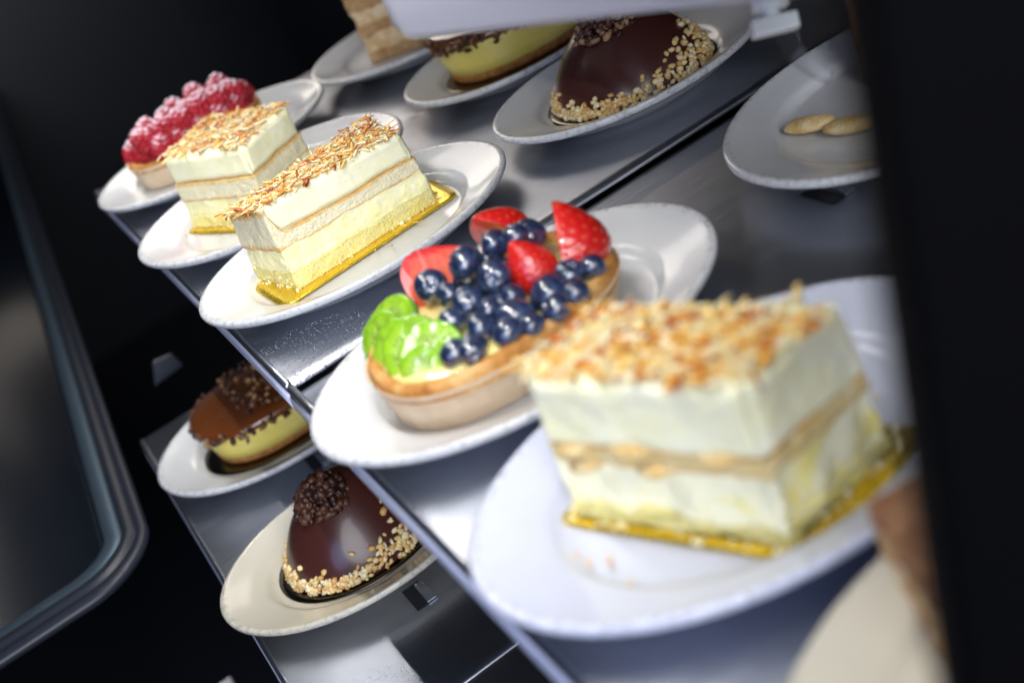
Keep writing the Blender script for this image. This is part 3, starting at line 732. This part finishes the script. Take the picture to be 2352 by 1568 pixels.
# ------------------------------------------------------------------ yellow cheesecakes
def cheesecake(cx, cy, z, a, b, h, label, seed, yaw=0):
    o = thing('cheesecake', label, 'cake', (cx, cy, z), 'yellow cheesecakes with chocolate tops')
    def ring(f, k, n=2.3): return oval(cx, cy, a*k, b*k, n, z+h*f, 96, yaw, .0015, seed)
    mb = MB(); mb.rings([ring(0, .86), ring(.02, .885), ring(.14, .90), ring(.17, .89)]); mb.build('biscuit_base', M['biscuit'], o)
    mb = MB(); mb.rings([ring(.165, .87), ring(.18, .90), ring(.4, .925), ring(.65, .95), ring(.80, .965), ring(.83, .95)]); mb.build('cheese_filling', M['lemon'], o)
    mb = MB(); mb.rings([ring(.80, .97), ring(.84, 1.0), ring(.92, 1.0), ring(1.0, .96), ring(1.06, .86), ring(1.12, .6), ring(1.13, .2)]); mb.build('glazed_top', M['caramel'], o)
    q = random.Random(seed); pts = []
    for i in range(240):
        t = q.uniform(0, 2*PI); x, y = sell(t, 2.3); f = .86+q.gauss(0, .06); x *= a*1.0; y *= b*1.0
        pts.append((cx+x, cy+y, z+h*f))
    for i in range(260):
        t = q.uniform(0, 2*PI); s_ = q.random()**.5; x, y = sell(t, 2.3)
        if x*s_ < -.45: continue
        pts.append((cx+x*s_*a*.9, cy+y*s_*b*.9, z+h*1.12+q.uniform(0, .25)))
    crumbs(o, 'chocolate_crumbs', pts, .14, .38, DARKC+[(.26, .12, .05), (.42, .24, .10), (.12, .05, .02)], M['crumb'], seed)
    return o
cheesecake(-8.9, 48.3, -21.55, 7.2, 6.0, 3.9, 'yellow cheesecake with brown glazed top on the lower shelf', 41, -.02)
board([(-9.0+7.9*math.cos(i*PI/24), 48.0+6.2*math.sin(i*PI/24)) for i in range(48)], -21.72, M['choc_board'], 'dark oval foil board under the lower cheesecake', .1)
cheesecake(25.7, 44.0, bz+.1, 7.5, 5.6, 4.3, 'yellow cheesecake with dark crumb top half hidden by the white housing', 47, -.12)
board([(25.4+7.9*math.cos(i*PI/24), 43.5+5.9*math.sin(i*PI/24)) for i in range(48)], bz-.03, M['choc_board'], 'dark oval foil board under the upper cheesecake', .1)

# ------------------------------------------------------------------ brown layer cakes
def brown_cake(label, bot, h, seed):
    bot = [Vector(p) for p in bot]; top = [p+Vector((-.1, 0, h)) for p in bot]
    o = thing('layer_cake', label, 'cake', (sum(p.x for p in bot)/4, sum(p.y for p in bot)/4, bot[0].z), 'brown cream layer cakes')
    ws = [(0, .12, 'latte', 'sponge_layer'), (.12, .33, 'cream', 'cream_layer'), (.33, .45, 'latte', 'sponge_layer'), (.45, .62, 'cream', 'cream_layer'), (.62, .82, 'latte', 'sponge_layer'), (.82, 1., 'cocoa_and_shade', 'cocoa_top')]
    for k, (a, b, m_, nm) in enumerate(ws):
        block_layer(nm, o, bot, top, a, b, M['latte_cream' if m_ == 'cream' else m_], 40, 24, 8, .30, .9, (.06 if m_ == 'cream' else -.05), .12, seed+k*3, lambda u, v, a=a, b=b: (a+(.03*fbm((u*4, v*3, a*20+seed), 1) if a > 0 else 0)-.004, b+(.03*fbm((u*4, v*3, b*20+seed), 1) if b < 1 else 0)))
    return o
brown_cake('brown and cream layer cake at the top left of the white housing', [(19.0, 65.0, bz), (23.4, 61.2, bz), (31.5, 66.0, bz), (27.0, 70.5, bz)], 8.6, 5)
brown_cake('blurred brown layer cake on the ivory plate in the bottom right corner', [(-.9, -28.9, -1.0), (-2.75, -33.4, -1.0), (5.2, -36.8, -1.0), (7.0, -31.6, -1.0)], 4.2, 9)

# ------------------------------------------------------------------ biscuit dessert in the shade at the right
o = thing('trifle_slice', 'cream dessert coloured dark for shade, with ladyfinger biscuits beside the black post', 'dessert', (26, 0, bz))
bot_ = [(28.2, 3.4, bz), (29.2, -3.4, bz), (33, -3.2, bz), (32.4, 3.6, bz)]
block_layer('cream_block', o, bot_, [(x+.3, y, 4.6) for x, y, _ in bot_], 0, 1, M['cocoa_and_shade'], 40, 30, 24, .25, .5, 0, .5, 4.)  # cream block given the dark cocoa colour to stand for shade
for (p, q_) in (((21.9, 3.0, -.95), (23.4, .4, -.7)), ((22.6, .3, -.95), (24.2, -2.4, -.8))):
    p, q_ = Vector(p), Vector(q_); mb = MB(); N = 16
    ps = [p+(q_-p)*(i/N) for i in range(N+1)]; rs = [max(.08, .75*math.sin(PI*(.06+.88*i/N))**.45) for i in range(N+1)]
    mb.tube(ps, rs, 24)
    for v in mb.v: v.z = p.z+(v.z-p.z)*.6+.05*fbm(v, 1.5)
    mb.build('ladyfinger', M['ladyfinger'], o)

# ------------------------------------------------------------------ white housing with ribbed end, fitting and tube
def hous():
    o = thing('lamp_housing', 'white plastic housing with a ribbed rounded end at the top of the photo', 'lamp housing', (2, 3, 15))
    P0 = Vector((2.6, 3.4, 14.5)); P1 = Vector((9.4, -17.4, 14.5)); d = (P1-P0).normalized(); s_ = Vector((-d.y, d.x, 0))
    if s_.x < 0: s_ = -s_
    b = MB(); rings = []
    W, H = 6.0, 7.0; prof = []
    for i in range(9):
        t = -PI/2-PI/2*i/8; prof.append((.7+.7*math.cos(t), .7+.7*math.sin(t)))
    prof += [(-.12, 1.4), (-.35, H), (W, H), (W, 0)]
    ends = [(-1.15, .55), (-1.0, .30), (-.75, .10), (-.4, .0), (0, 0), (4, 0), (12, 0), (30, 0)]
    for t, ins in ends:
        ring = []
        for (x, z) in prof:
            cx, cz = W/2, H/2
            ring.append(P0+d*t+s_*(cx+(x-cx)*(1-ins*.25))+Vector((0, 0, cz+(z-cz)*(1-ins*.16)))-Vector((0, 0, .0)))
        rings.append(ring)
    b.rings(rings); b.build('shade_body', M['white_plastic'], o)
    r = MB()
    for k in range(7):
        x = .35+k*.55; pa = P0-d*1.2+s_*x; r.tube([pa+Vector((0, 0, .9)), pa+Vector((0, 0, 3)), pa+Vector((0, 0, H-.6))], .2, 8)
    r.build('end_ribs', M['white_plastic'], o)
    return o
hous()
def ray_point(px, py, t): # helper kept out of the scene: not used
    pass
o = thing('plastic_fitting', 'small milky plastic clip with a round knob at the top right', 'fitting', (16.0, -6.6, 9.5))
c = Vector((16.4, -6.6, 9.3))
ex = (r_*.97+u_*.22).normalized(); ez = F_.cross(ex).normalized()*-1
ey = F_
def obox(mb, c, hx, hy, hz, ax=ex, ay=ey, az=ez):
    vs = [c+ax*sx*hx+ay*sy*hy+az*sz*hz for sz in (-1, 1) for sx, sy in ((-1, -1), (1, -1), (1, 1), (-1, 1))]
    mb.add(vs, [(3, 2, 1, 0), (4, 5, 6, 7), (0, 1, 5, 4), (1, 2, 6, 5), (2, 3, 7, 6), (3, 0, 4, 7)])
mb = MB(); obox(mb, c, 1.15, .5, .42); mb.build('clip', M['milky'], o, smooth=False, bevel=.12)
mb = MB(); mb.tube([c+ez*.35, c+ez*1.0], .42, 20); mb.build('stem', M['milky'], o)
mb = MB(); mb.tube([c+ez*.7, c+ez*.8, c+ez*1.9, c+ez*2.5], [.75, .95, .9, .6], 8); mb.build('knob', M['milky'], o)
tb = MB(); pts = []
for i in range(14):
    t = i/13; pts.append(c-ez*(.3+2.6*t)+ex*(.5+1.9*t*t)+ey*(1.2*t))
tb.tube(pts, [.62-.02*i for i in range(14)], 24); tg = tb.build('clear_tube', M['clear'], None, tuple(c)); tag(tg, 'clear curved plastic tube hanging below the milky clip', 'tube')

# ------------------------------------------------------------------ black post at the right, close to the camera
b = MB(); Pm = Vector((-7.66, -42.6, 24.5)); dn = Vector((-1.92, -.6, -10.9)).normalized()
ax = Vector((r_.x, r_.y, 0)).normalized(); ay = Vector((-ax.y, ax.x, 0)); vs = []
for t in (18, -4.8):
    for (i, j) in ((0, 0), (16, 0), (16, 2.2), (0, 2.2)): vs.append(Pm+dn*t+ax*i+ay*j)
b.add(vs, [(3, 2, 1, 0), (4, 5, 6, 7), (0, 1, 5, 4), (1, 2, 6, 5), (2, 3, 7, 6), (3, 0, 4, 7)])
o = b.build('door_post', M['post'], None, tuple(Pm+dn*18), smooth=False, bevel=.4); tag(o, 'black out-of-focus upright door edge along the right side', 'door edge')

# ------------------------------------------------------------------ dark sliding door with rubber gasket at the left
o = thing('case_door', 'dark glass door with rounded rubber gasket at the left', 'door', (-30, 70, -24))
def rrect(x0, x1, y0, y1, rad, n=14):
    pts = []
    for (cx, cy, a0) in ((x1-rad, y0+rad, -PI/2), (x1-rad, y1-rad, 0), (x0+rad, y1-rad, PI/2), (x0+rad, y0+rad, PI)):
        for i in range(n): t = a0+PI/2*i/(n-1); pts.append((cx+rad*math.cos(t), cy+rad*math.sin(t)))
    return pts
def sk(x, y, z):      # the door is skewed a little towards the shelf with distance
    return (x+.066*(y-40), y, z)
def dloop(ins, z): return [sk(x, y, z) for x, y in rrect(-90+ins, -24.2-ins, 39.9+ins*1.5, 330-ins, 6.5-min(ins, 4)*.6)]
mb = MB(); mb.rings([dloop(.5, -23.2), dloop(0, -22.5), dloop(.25, -22.1), dloop(.9, -22.0), dloop(1.1, -22.5), dloop(1.25, -22.5), dloop(1.4, -22.05), dloop(2.2, -22.1), dloop(2.4, -22.9)], close_bottom=False, close_top=False)
mb.build('gasket', M['rubber'], o)
mb = MB(); mb.rings([dloop(2.4, -23.0), dloop(2.5, -22.7), dloop(4.0, -22.75), dloop(4.2, -23.1)], close_bottom=False, close_top=False)
mb.build('metal_frame', M['blue_metal'], o)
mb = MB(); mb.rings([dloop(3.6, -24.2), dloop(3.6, -23.4)]); mb.build('glass_panel', M['dark_glass'], o)

# ------------------------------------------------------------------ surroundings of the case
b = MB(); b.box((-300, -200, -112), (300, 500, -110)); f = b.build('floor', M['dark_wall'], smooth=False); f['kind'] = 'structure'
b = MB(); b.box((46, -80, -60), (48, 200, 60)); tag(b.build('case_wall', M['dark_wall'], smooth=False), 'dark inner side wall of the case behind the top plates', 'wall')
b = MB(); b.box((-200, 330, -109.9), (300, 333, 120)); tag(b.build('room_wall', M['dark_wall'], smooth=False), 'black wall of the room behind everything', 'wall')
# small pale corner below the lower shelf
b = MB(); b.box((-33, 43.5, -44), (-25.6, 48.4, -42)); tag(b.build('white_box', M['white_plastic'], smooth=False, bevel=.2), 'corner of a white box below the lower shelf at the bottom edge', 'box')
# clips on the trays; a black sheet paints in each slot's dark opening
def slot(x, y, z, label):
    o = thing('tray_clip', label, 'clip', (x, y, z), 'small folded steel clips on the trays')
    b = MB(); b.box((x-.7, y-1.5, z+.04), (x+.7, y+1.3, z+.06)); b.build('slot_dark_sheet', M['black'], o, smooth=False)
    b = MB(); b.add([(x+.2, y-1.5, z+.07), (x+.9, y-1.5, z+.07), (x+.9, y+.6, z+.07), (x+.2, y+.6, z+.07), (x+.2, y-1.5, z+.16), (x+.9, y-1.5, z+.16), (x+.9, y+.6, z+.4), (x+.2, y+.6, z+.5)],
                   [(3, 2, 1, 0), (4, 5, 6, 7), (0, 1, 5, 4), (1, 2, 6, 5), (2, 3, 7, 6), (3, 0, 4, 7)]); b.build('tab', M['steel'], o, smooth=False)
slot(-9.9, 15.2, -22.5, 'steel clip on the lower tray in front of the chocolate dome')
slot(-8.9, 39.6, -22.5, 'steel clip on the lower tray between cheesecake and chocolate dome')
slot(18.6, -3.6, -2.2, 'steel clip on the upper tray below the dim biscuit plate')

# dim steel bracket hanging in the dark beyond the lower shelf
b = MB(); c = Vector((-14.7, 70.1, -20.3))
b.add([c+Vector(p) for p in ((-1.8, 0, -1.0), (2, 0, -.6), (1.5, 0, 1.3), (-.6, 0, 1.6), (-1.8, .4, -1.0), (2, .4, -.6), (1.5, .4, 1.3), (-.6, .4, 1.6))], [(0, 1, 2, 3), (7, 6, 5, 4), (0, 4, 5, 1), (1, 5, 6, 2), (2, 6, 7, 3), (3, 7, 4, 0)])
tag(b.build('steel_bracket', M['rubber'], None, tuple(c), smooth=False, bevel=.3), 'dim grey bracket in the dark between the upper and lower shelf', 'bracket')
